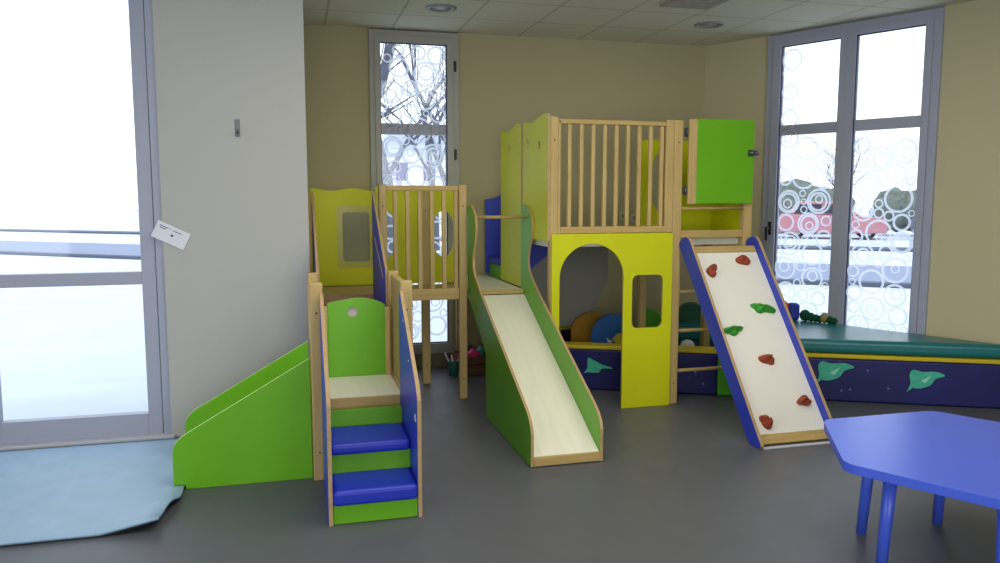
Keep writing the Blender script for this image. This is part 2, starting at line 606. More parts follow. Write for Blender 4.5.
downlight(1.156, 6.114, 'round recessed ceiling light above the back window')
downlight(3.45, 6.12, 'round recessed ceiling light near the back right corner')
t = thing('ceiling_vent', 'square grey ventilation grille at the top edge of the photo', 'vent', (2.93, 5.40, 3.0))
mb = MB()
for (a, b, c, d) in ((-.2, .2, -.2, -.17), (-.2, .2, .17, .2), (-.2, -.17, -.17, .17), (.17, .2, -.17, .17)):
    mb.box(2.93 + a, 2.93 + b, 5.40 + c, 5.40 + d, 2.985, 2.999)
part('frame', mb, mat('grey_grille', '#A8A498', .6), t, .002)
for k in range(8):
    y = 5.40 - .15 + k * .043
    part('slat', MB().box(2.76, 3.10, y, y + .012, 2.988, 2.998), mat('grey_grille', '#A8A498', .6), t, 0)

# ------------------------------------------------------------------ wall fittings
t = thing('wall_hook', 'small grey metal bracket on the white wall', 'hook', (-.316, PY, 1.95))
part('plate', MB().box(-.332, -.303, PY - .008, PY, 1.935, 2.045), mat('grey_bracket', '#77777A', .5), t, .003)
part('hook', MB().path([(-.317, PY - .008, 1.965), (-.316, PY - .04, 1.955), (-.316, PY - .05, 1.975)], .007, 8), METAL, t, 0)

# tilted card
ang = math.radians(-26.5)
cxf = Matrix.Translation((-.74, PY - .006, 1.313)) @ Matrix.Rotation(-ang, 4, 'Y')
card = MB(cxf).box(-.105, .105, -.0015, .0015, -.056, .056).build('wall_card', PAPER, None, 0, loc=(-.74, PY - .006, 1.313))
tag(card, 'tilted white paper card stuck at the left edge of the white wall', 'card')
mb = MB(cxf)
rng = random.Random(3)
for (a, b, z) in ((-.085, -.03, .032), (-.02, -.012, .032), (.0, .055, .031), (-.08, -.045, .02)):
    x = a
    while x < b:
        w = rng.uniform(.004, .010)
        mb.box(x, min(x + w, b), -.0022, -.0014, z - .0035, z + .0035)
        x += w + .003
mb.box(.0, .014, -.0022, -.0014, -.008, .006)
o = part('printed_text', mb, INK, card, 0)


def socket(x, z, label):
    t = thing('wall_socket', label, 'socket', (x, 7.0, z), 'wall sockets behind the tower')
    part('cover_plate', MB().prism('y', rrect(x - .04, x + .04, z - .04, z + .04, .012), 6.988, 7.0, cap=0, side=0), mat('cream_plastic', '#CFC8A4', .4), t, .002)
    part('outlet', MB().prism('y', arc(x, z, .021, 0, 345, 22), 6.9865, 6.989, cap=0, side=0), mat('shaded_plastic', '#8E8860', .5), t, 0)


socket(3.08, 1.37, 'left wall socket seen between the slats of the tower railing')
socket(3.20, 1.35, 'right wall socket seen between the slats of the tower railing')

# ------------------------------------------------------------------ play furniture
BV = .004


def post(t, x0, x1, y0, y1, z0, z1, name='post'):
    o = part(name, MB().box(x0, x1, y0, y1, z0, z1), WZ, t, .008, 3)
    for z in (z0 + .16, z1 - .16):
        part('bolt', MB().path([((x0 + x1) / 2, y0 + .002, z), ((x0 + x1) / 2, y0 - .002, z)], .006, 10), mat('bolt_hole', '#5B4628', .6), o, 0)
    return o


def cushion(name, t, x0, x1, y0, y1, z0, z1, m, r=.025):
    return part(name, MB().box(x0, x1, y0, y1, z0, z1), m, t, r, 5)


def screw_caps(t, pts, axis, r=.007, m=CAP):
    for p in pts:
        q = Vector(p) + Vector(axis) * .003
        part('screw_cap', MB().path([Vector(p) - Vector(axis) * .001, q], r, 12), m, t, 0)


# --- toddler ramp slide (left)
t = thing('toddler_slide', 'low wide green slide descending to the left along the white wall', 'slide', (-.28, 4.6, 0))
prof = [(.076, 0), (.076, .680)] + [(-.55, .318)] + spline([(-.585, .298), (-.612, .275), (-.635, .245), (-.645, .205)], 5) + [(-.645, .026), (-.585, .026), (-.585, 0)]
for (y0, y1) in ((4.33, 4.35), (4.85, 4.87)):
    part('side_panel', MB().prism('y', prof, y0, y1), [GRN, mat('pale_green_edge', '#B7D67E', .45)], t, BV)
bed = [(.076, .44), (.076, .46), (-.60, .065), (-.625, .05), (-.625, .03), (-.6, .03)]
part('slide_bed', MB().prism('y', bed, 4.352, 4.848, cap=1, side=0), [BIRCH, PLY], t, .002)

# --- front stairs
t = thing('play_stairs', 'front wooden stairs with two blue cushioned steps and blue sides', 'stairs', (.355, 3.95, 0))
sp = [(3.65, 0), (3.65, .58)] + spline([(3.66, .60), (3.70, .65)], 4) + [(4.19, 1.01)] + spline([(4.21, 1.03), (4.24, 1.045), (4.265, 1.035), (4.275, 1.01)], 4) + [(4.275, 0)]
part('side_panel', MB().prism('x', sp, .132, .152), [BLU, PLY], t, BV)
part('side_panel', MB().prism('x', sp, .558, .578), [BLU, PLY], t, BV)
for (y, z0, z1) in ((3.66, 0.002, .096), (3.893, .170, .266), (4.195, .32, .412)):
    part('riser', MB().box(.153, .557, y, y + .018, z0, z1), GRN, t, .002)
cushion('step_cushion', t, .154, .556, 3.632, 3.91, .096, .172, VINYLB, .020)
cushion('step_cushion', t, .154, .556, 3.868, 4.19, .267, .326, VINYLB, .020)
screw_caps(t, [(.558, 3.70, .47), (.558, 4.1, .90), (.558, 3.92, .72)], (-1, 0, 0))
part('handhold', MB().prism('x', arc(3.72, .478, .012, 0, 345, 16, .02), .5555, .558, cap=0, side=0), CAP, t, 0)

# --- landing above the front stairs
t = thing('stair_landing', 'low wooden landing at the top of the blue-cushioned stairs with a green panel behind', 'play platform', (.36, 4.6, 0))
for (x0, x1) in ((.080, .150), (.570, .636)):
    post(t, x0, x1, 4.28, 4.345, 0, 1.092)
post(t, .083, .146, 4.875, 4.935, 0, 1.092)
post(t, .572, .638, 4.875, 4.935, 0, 1.092)
rail = [(4.346, .46), (4.346, 1.06), (4.36, 1.075)] + [(4.86, 1.075), (4.874, 1.06), (4.874, .46)]
part('side_rail', MB().prism('x', rail, .588, .628), [WY, WY], t, .010, label='solid wooden side board')
part('deck', MB().box(.152, .57, 4.29, 4.86, .44, .456), BIRCH, t, .002, label='pale deck board')
part('deck_edge', MB().box(.152, .57, 4.278, 4.292, .386, .456), WX, t, .003)
gp = [(.193, .457), (.540, .457), (.540, .894)] + spline([(.52, .909), (.46, .930), (.3725, .942), (.29, .932), (.215, .918)], 5) + [(.193, .912)]
part('back_panel', MB().prism('y', gp, 4.80, 4.818, holes=[arc(.345, .855, .032, 0, 345, 23)]), [GRN, PLY], t, BV)
part('added_hole_disc', MB().path([(.345, 4.812, .855), (.345, 4.822, .855)], .0315, 24), mat('hole_disc_grey', '#B9B2AC', .5), t, 0)  # pale disc added to lighten the hole
part('frame_strip', MB().box(.5405, .5695, 4.79, 4.825, .457, .880), WZ, t, .003)
part('frame_strip', MB().box(.165, .1925, 4.79, 4.825, .457, .895), WZ, t, .003)

# --- rear upper platform with railing
t = thing('upper_platform', 'raised wooden platform with slatted railing and yellow back panels in front of the back window', 'play platform', (.7, 6.1, 0))
post(t, 1.222, 1.282, 5.80, 5.86, 0, 1.645)
post(t, .622, .680, 5.80, 5.86, 0, 1.645)
post(t, 1.022, 1.090, 6.35, 6.408, 0, 1.60)
post(t, .080, .148, 6.38, 6.445, 0, 1.62)
post(t, 1.345, 1.40, 6.36, 6.42, 0, 1.63)
part('top_rail', MB().box(.680, 1.222, 5.81, 5.85, 1.60, 1.637), WX, t, .005)
part('bottom_rail', MB().box(.680, 1.222, 5.81, 5.85, .775, .862), WX, t, .005)
for k in range(5):
    x = .7275 + k * .0915
    part('slat', MB().box(x, x + .033, 5.815, 5.845, .862, 1.60), WZ, t, .004)
part('slat', MB().box(1.186, 1.215, 5.815, 5.845, .862, 1.60), WZ, t, .004)
part('deck', MB().box(.15, 1.282, 5.862, 6.34, .80, .838).box(.682, 1.22, 5.812, 5.862, .80, .838), [WX], t, .003)
part('deck_edge', MB().box(.15, .618, 5.80, 5.86, .765, .840), WX, t, .003)
yp = [(.152, .84), (.642, .84)] + wavy(.642, .152, 1.612, .011)
pan = part('window_panel', MB().prism('y', yp, 6.425, 6.443, holes=[rrect(.395, .609, 1.03, 1.43, .03)]), [YEL, YEL], t, BV, label='yellow panel with a clear plastic window')
mb = MB().prism('y', rrect(.350, .638, .98, 1.485, .035), 6.4215, 6.4245, holes=[rrect(.395, .609, 1.03, 1.43, .03)], cap=0, side=0)
part('window_border', mb, mat('olive_plastic_border', '#B3AF1C', .3), pan, 0)
part('window_pane', MB().prism('y', rrect(.397, .607, 1.032, 1.428, .028), 6.431, 6.435, cap=0, side=0), ACRYL, pan, 0)
yp = [(.660, .84), (1.395, .84)] + wavy(1.395, .660, 1.625, .010)


def slot(cx, z0, z1, w):
    e = w * .75
    return arc(cx, z1 - e, w / 2, 0, 180, 16, e) + arc(cx, z0 + e, w / 2, 180, 360, 16, e)


part('window_panel', MB().prism('y', yp, 6.425, 6.443, holes=[slot(.738, 1.055, 1.44, .150), slot(1.222, 1.055, 1.44, .168)]), [YEL, YEL], t, BV, label='yellow panel with two oval openings')

# --- second flight, between landing and upper platform
t = thing('play_stairs', 'second stairs behind the green panel, with sloping slotted blue sides', 'stairs', (.35, 5.4, 0))
sp = [(4.937, .475), (4.937, .80), (5.0, .84), (5.0, 1.06)] + spline([(5.005, 1.075), (5.03, 1.10), (5.06, 1.115)], 4) + [(5.77, 1.585)] + spline([(5.78, 1.59), (5.795, 1.58), (5.8, 1.56)], 4) + [(5.8, .765), (5.5, .6)]
sl = [(5.13, 1.035), (5.155, 1.018), (5.68, 1.262), (5.665, 1.288)]
part('side_panel', MB().prism('x', sp, .570, .588, holes=[sl]), [BLU, PLY], t, BV)
part('side_panel', MB().prism('x', sp, .140, .158, holes=[sl]), [BLU, PLY], t, BV)
for k, (y, z) in enumerate(((4.96, .575), (5.38, .70))):
    part('riser', MB().box(.160, .568, y, y + .018, (.46, .58)[k], z - .06), GRN, t, .002)
    cushion('step_cushion', t, .160, .567, y - .015, y + .40, z - .06, z, VINYLB, .02)

# --- tall green slide
t = thing('slide', 'tall wavy-sided green slide with a pale board bed in the middle', 'slide', (1.52, 5.0, 0))
front = spline([(5.835, 1.44), (5.82, 1.485), (5.77, 1.497), (5.68, 1.475), (5.585, 1.41), (5.56, 1.33), (5.585, 1.24), (5.645, 1.14), (5.66, 1.06), (5.62, .99), (5.53, .93), (5.42, .865)], 7)
front += [(4.30, .325)] + spline([(4.24, .29), (4.20, .25), (4.176, .20)], 5) + [(4.176, .004)]
ls = front + [(5.262, .004), (5.262, .47), (5.835, .80)]
part('side_panel', MB().prism('x', ls, 1.293, 1.310), [GRN, PLY], t, BV)
part('side_panel', MB().prism('x', ls, 1.720, 1.737), [GRN, PLY], t, BV)
bp = [(5.752, .785), (5.752, .808), (5.73, .800), (4.205, .066), (4.187, .06), (4.187, .03), (4.21, .04)]
part('slide_bed', MB().prism('x', bp, 1.311, 1.719, cap=1, side=0), [BIRCH, PLY], t, .002)
part('end_board', MB().box(1.311, 1.719, 4.172, 4.20, .006, .060), WX, t, .003)
part('grab_bar', MB().path([(1.310, 5.715, 1.402), (1.720, 5.715, 1.402)], .0125, 14), WX, t, 0)
for x in (1.305, 1.727):
    part('foot_pad', MB().box(x - .014, x + .014, 4.20, 4.24, 0, .004), BLACK, t, 0)
screw_caps(t, [(1.720, 5.2, .70), (1.720, 4.6, .39)], (-1, 0, 0), .005, PLY)

# --- slide platform with the steps up to the tower
t = thing('slide_platform', 'pale platform at the head of the tall slide', 'play platform', (1.53, 6.3, 0))
part('deck', MB().box(1.311, 1.719, 5.776, 6.34, .822, .842).box(1.41, 1.719, 6.34, 6.95, .822, .842), BIRCH, t, .002)
part('deck_edge', MB().box(1.311, 1.719, 5.757, 5.775, .812, .845), WX, t, .003)
for (x, y) in ((1.42, 6.88), (1.66, 6.88)):
    post(t, x, x + .06, y, y + .06, 0, .822)

t = thing('play_stairs', 'side stairs with blue cushion and dark blue wavy panel behind the tall green slide', 'stairs', (2.0, 6.7, 0))
bpn = [(1.705, .86), (2.02, .86), (2.02, 1.63)] + spline([(1.98, 1.635), (1.92, 1.62), (1.87, 1.60), (1.83, 1.56), (1.76, 1.54), (1.705, 1.53)], 5)
part('side_panel', MB().prism('y', bpn, 6.94, 6.958), [BLU, PLY], t, BV)
part('side_panel', MB().prism('y', [(1.83, .84), (1.93, .90), (2.16, 1.08), (2.16, 1.19), (1.83, 1.19)], 6.40, 6.418), [BLU, PLY], t, BV)
part('riser', MB().box(1.742, 1.758, 6.535, 6.935, .60, .955), GRN, t, .002)
cushion('step_cushion', t, 1.725, 2.05, 6.53, 6.937, .956, 1.016, VINYLB, .02)
part('riser', MB().box(2.03, 2.046, 6.535, 6.935, 1.03, 1.13), GRN, t, .002)
cushion('step_cushion', t, 2.03, 2.40, 6.53, 6.937, 1.13, 1.19, VINYLB, .02)
for x in (1.78, 2.50):
    part('leg', MB().box(x, x + .05, 6.88, 6.935, 0, .955 if x < 2 else 1.13), WZ, t, .005)

# --- tower
t = thing('play_tower', 'tall wooden play tower with yellow arched front, slatted railing and green gate', 'play tower', (2.5, 5.8, 0))
post(t, 1.758, 1.815, 5.242, 5.305, 0, 2.108)
post(t, 2.705, 2.775, 5.242, 5.31, 0, 2.108)
post(t, 3.292, 3.362, 5.242, 5.31, 0, 2.118)
post(t, 1.745, 1.80, 5.862, 5.905, 0, 2.11)
post(t, 2.715, 2.775, 5.80, 5.86, 0, 1.235)
post(t, 3.30, 3.36, 5.80, 5.86, 0, 1.235)
post(t, 1.765, 1.812, 6.455, 6.50, 0, 1.235)
part('deck', MB().box(1.775, 2.70, 5.306, 6.42, 1.195, 1.24).box(2.70, 3.355, 5.312, 5.80, 1.195, 1.24), BIRCH, t, .003)
arch = [(1.823, .002)] + [(1.823, .97)] + arc(2.068, .978, .245, 180, 0, 26, .243) + [(2.313, .002)]
fp = [(1.765, .002)] + arch + [(2.698, .002), (2.698, 1.284), (2.69, 1.292), (1.773, 1.292), (1.765, 1.284)]
part('front_panel', MB().prism('y', fp, 5.222, 5.24, holes=[rrect(2.383, 2.626, .596, .988, .045)]), [YEL, mat('yellow_edge', '#C9B63A', .5)], t, 0, label='yellow front panel with arched doorway and small window')
part('railing_stile', MB().box(1.8155, 1.835, 5.246, 5.286, 1.294, 2.09), WZ, t, .004)
part('railing_stile', MB().box(2.640, 2.704, 5.244, 5.30, 1.294, 2.108), WZ, t, .006)
part('top_rail', MB().box(1.8155, 2.640, 5.246, 5.286, 2.062, 2.094), WX, t, .005)
part('bottom_rail', MB().box(1.835, 2.640, 5.246, 5.286, 1.294, 1.342), WX, t, .005)
for k in range(9):
    x = 1.889 + k * .0886
    part('slat', MB().box(x, x + .029, 5.253, 5.279, 1.342, 2.062), WZ, t, .004)
# side panels towards the slide


def pegh(y, z):
    return arc(y, z, .026, 0, 345, 16, .030)


top = [(y, 2.118 + .016 * math.sin((y - 5.245) / .613 * 2 * PI + .6)) for y in [5.858 - i * .613 / 20 for i in range(21)]]
part('side_panel', MB().prism('x', [(5.245, 1.242), (5.858, 1.242)] + top, 1.739, 1.757, holes=[pegh(5.45, 1.925), pegh(5.74, 1.95)]), [YEL, PLY], t, BV)
top = [(y, 2.105 + .020 * math.sin((y - 5.91) / .612 * 2 * PI + .6)) for y in [6.52 - i * .612 / 20 for i in range(21)]]
part('side_panel', MB().prism('x', [(5.908, .845), (6.52, .845)] + top, 1.739, 1.757, holes=[pegh(6.26, 1.95)]), [YEL, PLY], t, BV)
part('arch_shade_panel', MB().prism('y', [(1.83, .42), (2.51, .42), (2.53, .48), (2.70, .82), (2.70, 1.19), (1.83, 1.19)], 6.43, 6.448), [mat('shade_panel_grey', '#8C897F', .5), PLY], t, BV, label='added grey panel that darkens the tower arch from behind')  # panel added to darken the arch, slanted edge follows a shade line
# gate bay
part('back_panel', MB().prism('y', [(2.712, 1.242), (3.358, 1.242), (3.358, 1.99), (3.34, 2.005), (2.73, 2.005), (2.712, 1.99)], 5.802, 5.82, holes=[slot(2.91, 1.42, 1.93, .21)]), [YEL, YEL], t, BV)
part('side_panel', MB().prism('x', [(5.312, 1.242), (5.80, 1.242), (5.80, 1.99), (5.312, 1.99)], 3.338, 3.356), [YEL, YEL], t, BV)
part('bottom_rail', MB().box(2.775, 3.292, 5.252, 5.292, 1.252, 1.306), WX, t, .004)
part('gate_bar', MB().path([(2.775, 5.262, 1.468), (3.292, 5.262, 1.472)], .0125, 14), WX, t, 0)
for z in (.846, .553, .248):
    part('rung', MB().path([(2.775, 5.275, z), (3.292, 5.275, z)], .0135, 14), WX, t, 0)
g = part('gate', MB().box(2.870, 3.340, 5.212, 5.230, 1.505, 2.118), [GRN], t, .003, label='green gate door')
part('gate_stile', MB().box(2.806, 2.872, 5.208, 5.236, 1.500, 2.114), WZ, g, .006)
for z in (1.60, 2.02):
    hb = MB().path([(2.796, 5.228, z - .035), (2.796, 5.228, z + .035)], .007, 10)
    hb.box(2.776, 2.808, 5.236, 5.239, z - .03, z + .03)
    part('hinge', hb, METAL, g, 0)
lb = MB().box(3.292, 3.332, 5.200, 5.211, 1.855, 1.90).box(3.343, 3.365, 5.205, 5.240, 1.858, 1.897)
lb.path([(3.285, 5.196, 1.878), (3.368, 5.196, 1.878)], .010, 12)
lb.blob((3.312, 5.188, 1.878), (.016, 0, 0), (0, .012, 0), (0, 0, .016))
lb.blob((3.354, 5.192, 1.878), (.014, 0, 0), (0, .012, 0), (0, 0, .016))
part('latch', lb, METAL, g, 0, label='dark metal gate latch')

# --- climbing ramp
t = thing('climbing_ramp', 'slanted white climbing board with blue sides leaning under the green gate', 'climbing wall', (3.06, 4.65, 0))


def ramp_side():
    # front line (4.13,0)->(5.055,1.235), rear line (4.275,0)->(5.20,1.235)
    return ([(4.135, 0.003), (4.118, .02), (4.122, .035)] + [(5.068, 1.228)] + spline([(5.095, 1.252), (5.125, 1.262), (5.165, 1.258), (5.205, 1.24), (5.232, 1.215)], 4)
            + [(5.232, 1.19), (4.245, .003)])


part('side_panel', MB().prism('x', ramp_side(), 2.757, 2.779), [BLU, PLY], t, BV)
part('side_panel', MB().prism('x', ramp_side(), 3.308, 3.330), [BLU, PLY], t, BV)
ex = Vector((1, 0, 0)); up = Vector((0, .946, 1.193)).normalized(); nr = Vector((0, -1.193, .946)).normalized()
P0 = Vector((0, 4.182, .010))


def BP(x, s, h=0):
    return Vector((x, 0, 0)) + P0 + up * s + nr * h


def slab(mb, x0, x1, s0, s1, h0, h1):
    v = [BP(x, s, h) for h in (h0, h1) for x, s in ((x0, s0), (x1, s0), (x1, s1), (x0, s1))]
    return mb.add(v, [(0, 3, 2, 1), (4, 5, 6, 7), (0, 1, 5, 4), (1, 2, 6, 5), (2, 3, 7, 6), (3, 0, 4, 7)])


part('floor_strip', MB().box(2.785, 3.296, 4.118, 4.15, .001, .006), mat('pale_metal_strip', '#C9CFDA', .3, .5), t, 0)
part('climbing_board', slab(MB(), 2.780, 3.307, .065, 1.455, -.02, 0), WHITEB, t, .002)
part('bottom_rail', slab(MB(), 2.780, 3.307, 0.0, .064, -.03, .004), WX, t, .004)
part('top_rail', slab(MB(), 2.780, 3.307, 1.456, 1.512, -.03, .004), WX, t, .004)


def hold(x, s, m, kind, seed, rot, sx, sy, h):
    rng = random.Random(seed)
    ca, sa = math.cos(rot), math.sin(rot)
    a = (ex * ca + up * sa); b = (-ex * sa + up * ca)
    ph = [rng.uniform(0, 6.28) for _ in range(4)]

    def f(d):
        th = math.atan2(d.y, d.x)
        if kind == 'lump':
            k = 1 + .14 * math.sin(2 * th + ph[0]) + .10 * math.sin(3 * th + ph[1])
            k += .42 * max(0, math.cos(th - PI)) ** 5            # a pointed tail
            k += .10 * math.sin(5 * d.z + ph[2])
        else:
            k = .72 + .75 * max(0, math.cos(th)) ** 10 + .75 * max(0, math.cos(th - PI)) ** 10 + .12 * math.sin(3 * th + ph[0])
            k += .35 * max(0, math.cos(th - 4.4)) ** 6
        return k
    mb = MB().blob(BP(x, s, -.002), a * sx, b * sy, nr * h, f, 28, 16)
    o = part('climbing_hold', mb, m, t, 0)
    top = BP(x, s, h * .96)
    part('bolt', MB().path([top - nr * .01, top + nr * .003], .008, 12), mat('bolt_hole', '#5B4628', .6), o, 0)
    return o


for (x, s, k, r, sx, sy) in ((2.876, 1.285, 1, -2.2, .037, .042), (3.158, 1.381, 2, 2.6, .042, .037), (3.066, .576, 3, -.35, .041, .037),
                             (2.888, .150, 4, 1.9, .037, .041), (3.216, .265, 5, .2, .041, .032)):
    o = hold(x, s, HOLDO, 'lump', k, r, sx, sy, .05); o['label'] = 'orange climbing hold'
for (x, s, k, r, sx, sy) in ((2.886, .815, 6, .1, .062, .044), (3.171, .976, 7, -.35, .066, .046)):
    o = hold(x, s, HOLDG, 'leaf', k, r, sx, sy, .04); o['label'] = 'green leaf-shaped climbing hold'

# ------------------------------------------------------------------ ball pit and soft foam in the corner
PIT = Matrix.Translation((3.0, 5.46, 0)) @ Matrix.Rotation(math.radians(-26), 4, 'Z')


def pit(u, v, z=0):
    return PIT @ Vector((u, v, z))


def foam(name, parent, u0, u1, v0, v1, z0, z1, m, r=.015, label=None):
    return part(name, MB(PIT).box(u0, u1, v0, v1, z0, z1), m, parent, r, 4, label)


t = thing('ball_pit', 'navy padded foam pit with yellow top edge behind and under the play tower', 'ball pit', tuple(pit(-.4, 0)))
w = foam('padded_wall', t, -1.25, .205, 0, .14, .003, .334, NAVY)
foam('top_edge', t, -1.255, .205, -.006, .145, .335, .366, TRIMY, .010, 'yellow top edge')
foam('padded_wall', t, -1.25, -1.12, .145, .98, .003, .334, NAVY)
foam('top_edge', t, -1.255, -1.115, .147, .985, .335, .366, TRIMY, .010, 'yellow top edge')
foam('padded_wall', t, -1.115, -.25, .86, .98, .003, .334, NAVY)
foam('top_edge', t, -1.11, -.25, .855, .985, .335, .366, TRIMY, .010, 'yellow top edge')
foam('corner_block', t, .207, .70, 0, .14, .003, .30, LEAF, .015, 'bright green foam block')
foam('pit_mat', t, -.34, .08, .147, .69, .003, .25, DKGREEN)


def flat_shape(pts, name, parent, m, h=.004):
    """pts (u, z) drawn on the front of the pit"""
    mb = MB(PIT)
    mb.prism('y', pts, -h, -.0005, cap=0, side=0)
    return part(name, mb, m, parent, 0)


def ray_fish(cu, cz, k, parent):
    # a ray: triangular wings, tail to the right
    body = spline([(cu - .115 * k, cz - .065 * k), (cu - .075 * k, cz - .01 * k), (cu - .07 * k, cz + .085 * k), (cu - .02 * k, cz + .07 * k), (cu + .06 * k, cz + .03 * k),
                   (cu + .15 * k, cz + .005 * k), (cu + .15 * k, cz - .007 * k), (cu + .065 * k, cz - .01 * k), (cu + .03 * k, cz - .05 * k), (cu - .07 * k, cz - .05 * k)], 4)
    return flat_shape(body, 'printed_ray', parent, AQUA)


def dolphin(cu, cz, k, parent):
    body = spline([(cu - .14 * k, cz - .10 * k), (cu - .11 * k, cz - .03 * k), (cu - .12 * k, cz + .05 * k), (cu - .09 * k, cz + .09 * k), (cu - .02 * k, cz + .075 * k), (cu + .08 * k, cz + .08 * k),
                   (cu + .15 * k, cz + .05 * k), (cu + .08 * k, cz + .02 * k), (cu + .04 * k, cz - .035 * k), (cu - .04 * k, cz - .065 * k), (cu - .09 * k, cz - .06 * k)], 4)
    o = flat_shape(body, 'printed_fish', parent, AQUA)
    fin = [(cu - .03 * k, cz + .0 * k), (cu + .05 * k, cz + .05 * k), (cu + .0 * k, cz - .02 * k)]
    mb = MB(PIT).prism('y', fin, -.006, -.0041, cap=0, side=0)
    part('fin_print', mb, mat('pale_aqua_print', '#9BE0C4', .5), o, 0)
    return o


ray_fish(-.745, .19, .85, t)
rng = random.Random(8)
VIO = mat('violet_print', '#6F6BD0', .5)
for k in range(16):
    u, z = rng.uniform(-1.0, .1), rng.uniform(.04, .29)
    if abs(u + .745) < .17: continue
    flat_shape(arc(u, z, rng.uniform(.004, .009), 0, 330, 11), 'printed_bubble', t, VIO, .003)

# bench along the back, and the broad one on the right under the window
tb = thing('foam_bench', 'teal padded bench block at the back of the pit seen through the ladder', 'foam block', tuple(pit(.3, 1.0)))
foam('base', tb, -.18, .725, .74, 1.20, .003, .30, mat('deep_teal_vinyl', '#0B4A52', .4), .02)
foam('seat_pad', tb, -.19, .725, .72, 1.20, .302, .42, TEAL, .03)
tr = thing('foam_bench', 'navy padded bench with fish print and green-blue cushion below the right window', 'foam block', tuple(pit(1.4, .6)))


def wedge(name, g, z0, z1, m, r, label=None):
    # the bench fills the corner between the pit and the slanting window wall
    a, b, c = .74 - g, 2.33 + g * 1.5, 1.16 + g
    pts = [(a, -g), (b, -g), (.153 + (1.712 + g - c) / .7817, c), (a, c)]
    return part(name, MB(PIT).prism('z', pts, z0, z1, cap=0, side=0), m, tr, r, 4, label)


wedge('base', 0, .003, .334, NAVY, .015)
wedge('top_edge', .006, .335, .366, TRIMY, .010, 'yellow top edge')
wedge('seat_pad', -.012, .369, .475, TEAL, .035, 'green-blue seat cushion')
dolphin(1.06, .225, .95, tr)
dolphin(1.70, .19, .9, tr)
for (u, z) in ((.95, .08), (1.12, .09), (1.18, .10), (.88, .14), (1.3, .25), (1.45, .12)):
    flat_shape(arc(u, z, .008, 0, 330, 11), 'printed_bubble', tr, VIO, .003)


def foam_arch(label, cu, cv, z0, r, h, th, m, deco=None):
    """rounded soft block standing in the pit: straight sides and a half-round top"""
    t = thing('foam_block', label, 'foam block', tuple(pit(cu, cv, z0)))
    pts = [(cu - r, z0), (cu + r, z0)] + arc(cu, z0 + h - r, r, 0, 180, 22)
    mb = MB(PIT).prism('y', pts, cv - th / 2, cv + th / 2, cap=0, side=0)
    part('foam_body', mb, m, t, .015, 3)
    if deco:
        deco(t, cu, z0 + h - r, cv - th / 2)
    return t


def fish_deco(t, u, z, v):
    m1 = mat('yellow_print', '#D9C53A', .5); m2 = mat('white_print', '#D8D8D0', .5)
    du, dz = u + .05, z - .02
    mb = MB(PIT).prism('y', spline([(du - .05, dz), (du, dz + .05), (du + .06, dz + .03), (du + .07, dz - .01), (du + .03, dz - .04), (du - .02, dz - .035), (du - .05, dz)], 5), v - .004, v - .0005, cap=0, side=0)
    part('printed_fish', mb, m1, t, 0)
    mb = MB(PIT).prism('y', [(du - .10, dz + .01), (du - .05, dz - .02), (du - .07, dz - .06), (du - .085, dz - .03)], v - .004, v - .0005, cap=0, side=0)
    part('printed_tail', mb, m2, t, 0)


foam_arch('ochre round-topped foam block behind the blue one, seen through the arched doorway', -.83, .60, .0, .17, .545, .12, OCHRE)
foam_arch('blue round-topped foam block with a yellow print seen through the arched doorway', -.63, .40, .0, .18, .565, .14, SKYBLUE, fish_deco)
foam_arch('bright green round-topped foam block seen through the small tower window', -.33, .76, .0, .11, .57, .12, LEAF)
foam_arch('dark green round-topped foam block on the teal bench behind the ladder', .05, 1.08, .421, .15, .17, .12, DKGREEN)

# toys lying in the pit
c = pit(-.01, .40, .311)
tag(MB().blob(c, (.060, 0, 0), (0, .060, 0), (0, 0, .060), None, 20, 14).build('ball', mat('off_white_plastic', '#DAD8D2', .4), None, 0, loc=c),
    'off-white ball lying in the foam pit behind the ladder', 'ball')
o = MB(PIT).box(-.33, -.10, .25, .42, .251, .315).build('small_cushion', mat('beige_fabric', '#B59E6A', .8), None, .03, 4, loc=pit(-.2, .33, .251))
tag(o, 'small beige cushion lying in the foam pit behind the ladder', 'cushion')

# soft toys on the right bench
SPT = .476
t = thing('soft_cube', 'orange-red and blue soft toy block on the window bench cushion', 'soft toy', tuple(pit(.88, 1.02, SPT)))
mb = MB(PIT).box(.825, .872, .95, 1.07, SPT + .001, SPT + .155)
part('end_cap', mb, mat('orange_red_plush', '#E0522B', .8), t, .02, 4)
mb = MB(PIT).box(.873, .965, .94, 1.06, SPT + .001, SPT + .145)
part('plush_body', mb, mat('royal_blue_plush', '#22389C', .8), t, .025, 4)
t = thing('plush_toy', 'dark green plush caterpillar with beige head on the window bench', 'soft toy', tuple(pit(1.08, .86, SPT)))
GP = mat('dark_green_plush', '#20553B', .95, .1, noise=.3, nscale=60, bump=.6, bscale=160)


def along(u):
    return 1.787 - .7817 * (u - .153) - .17


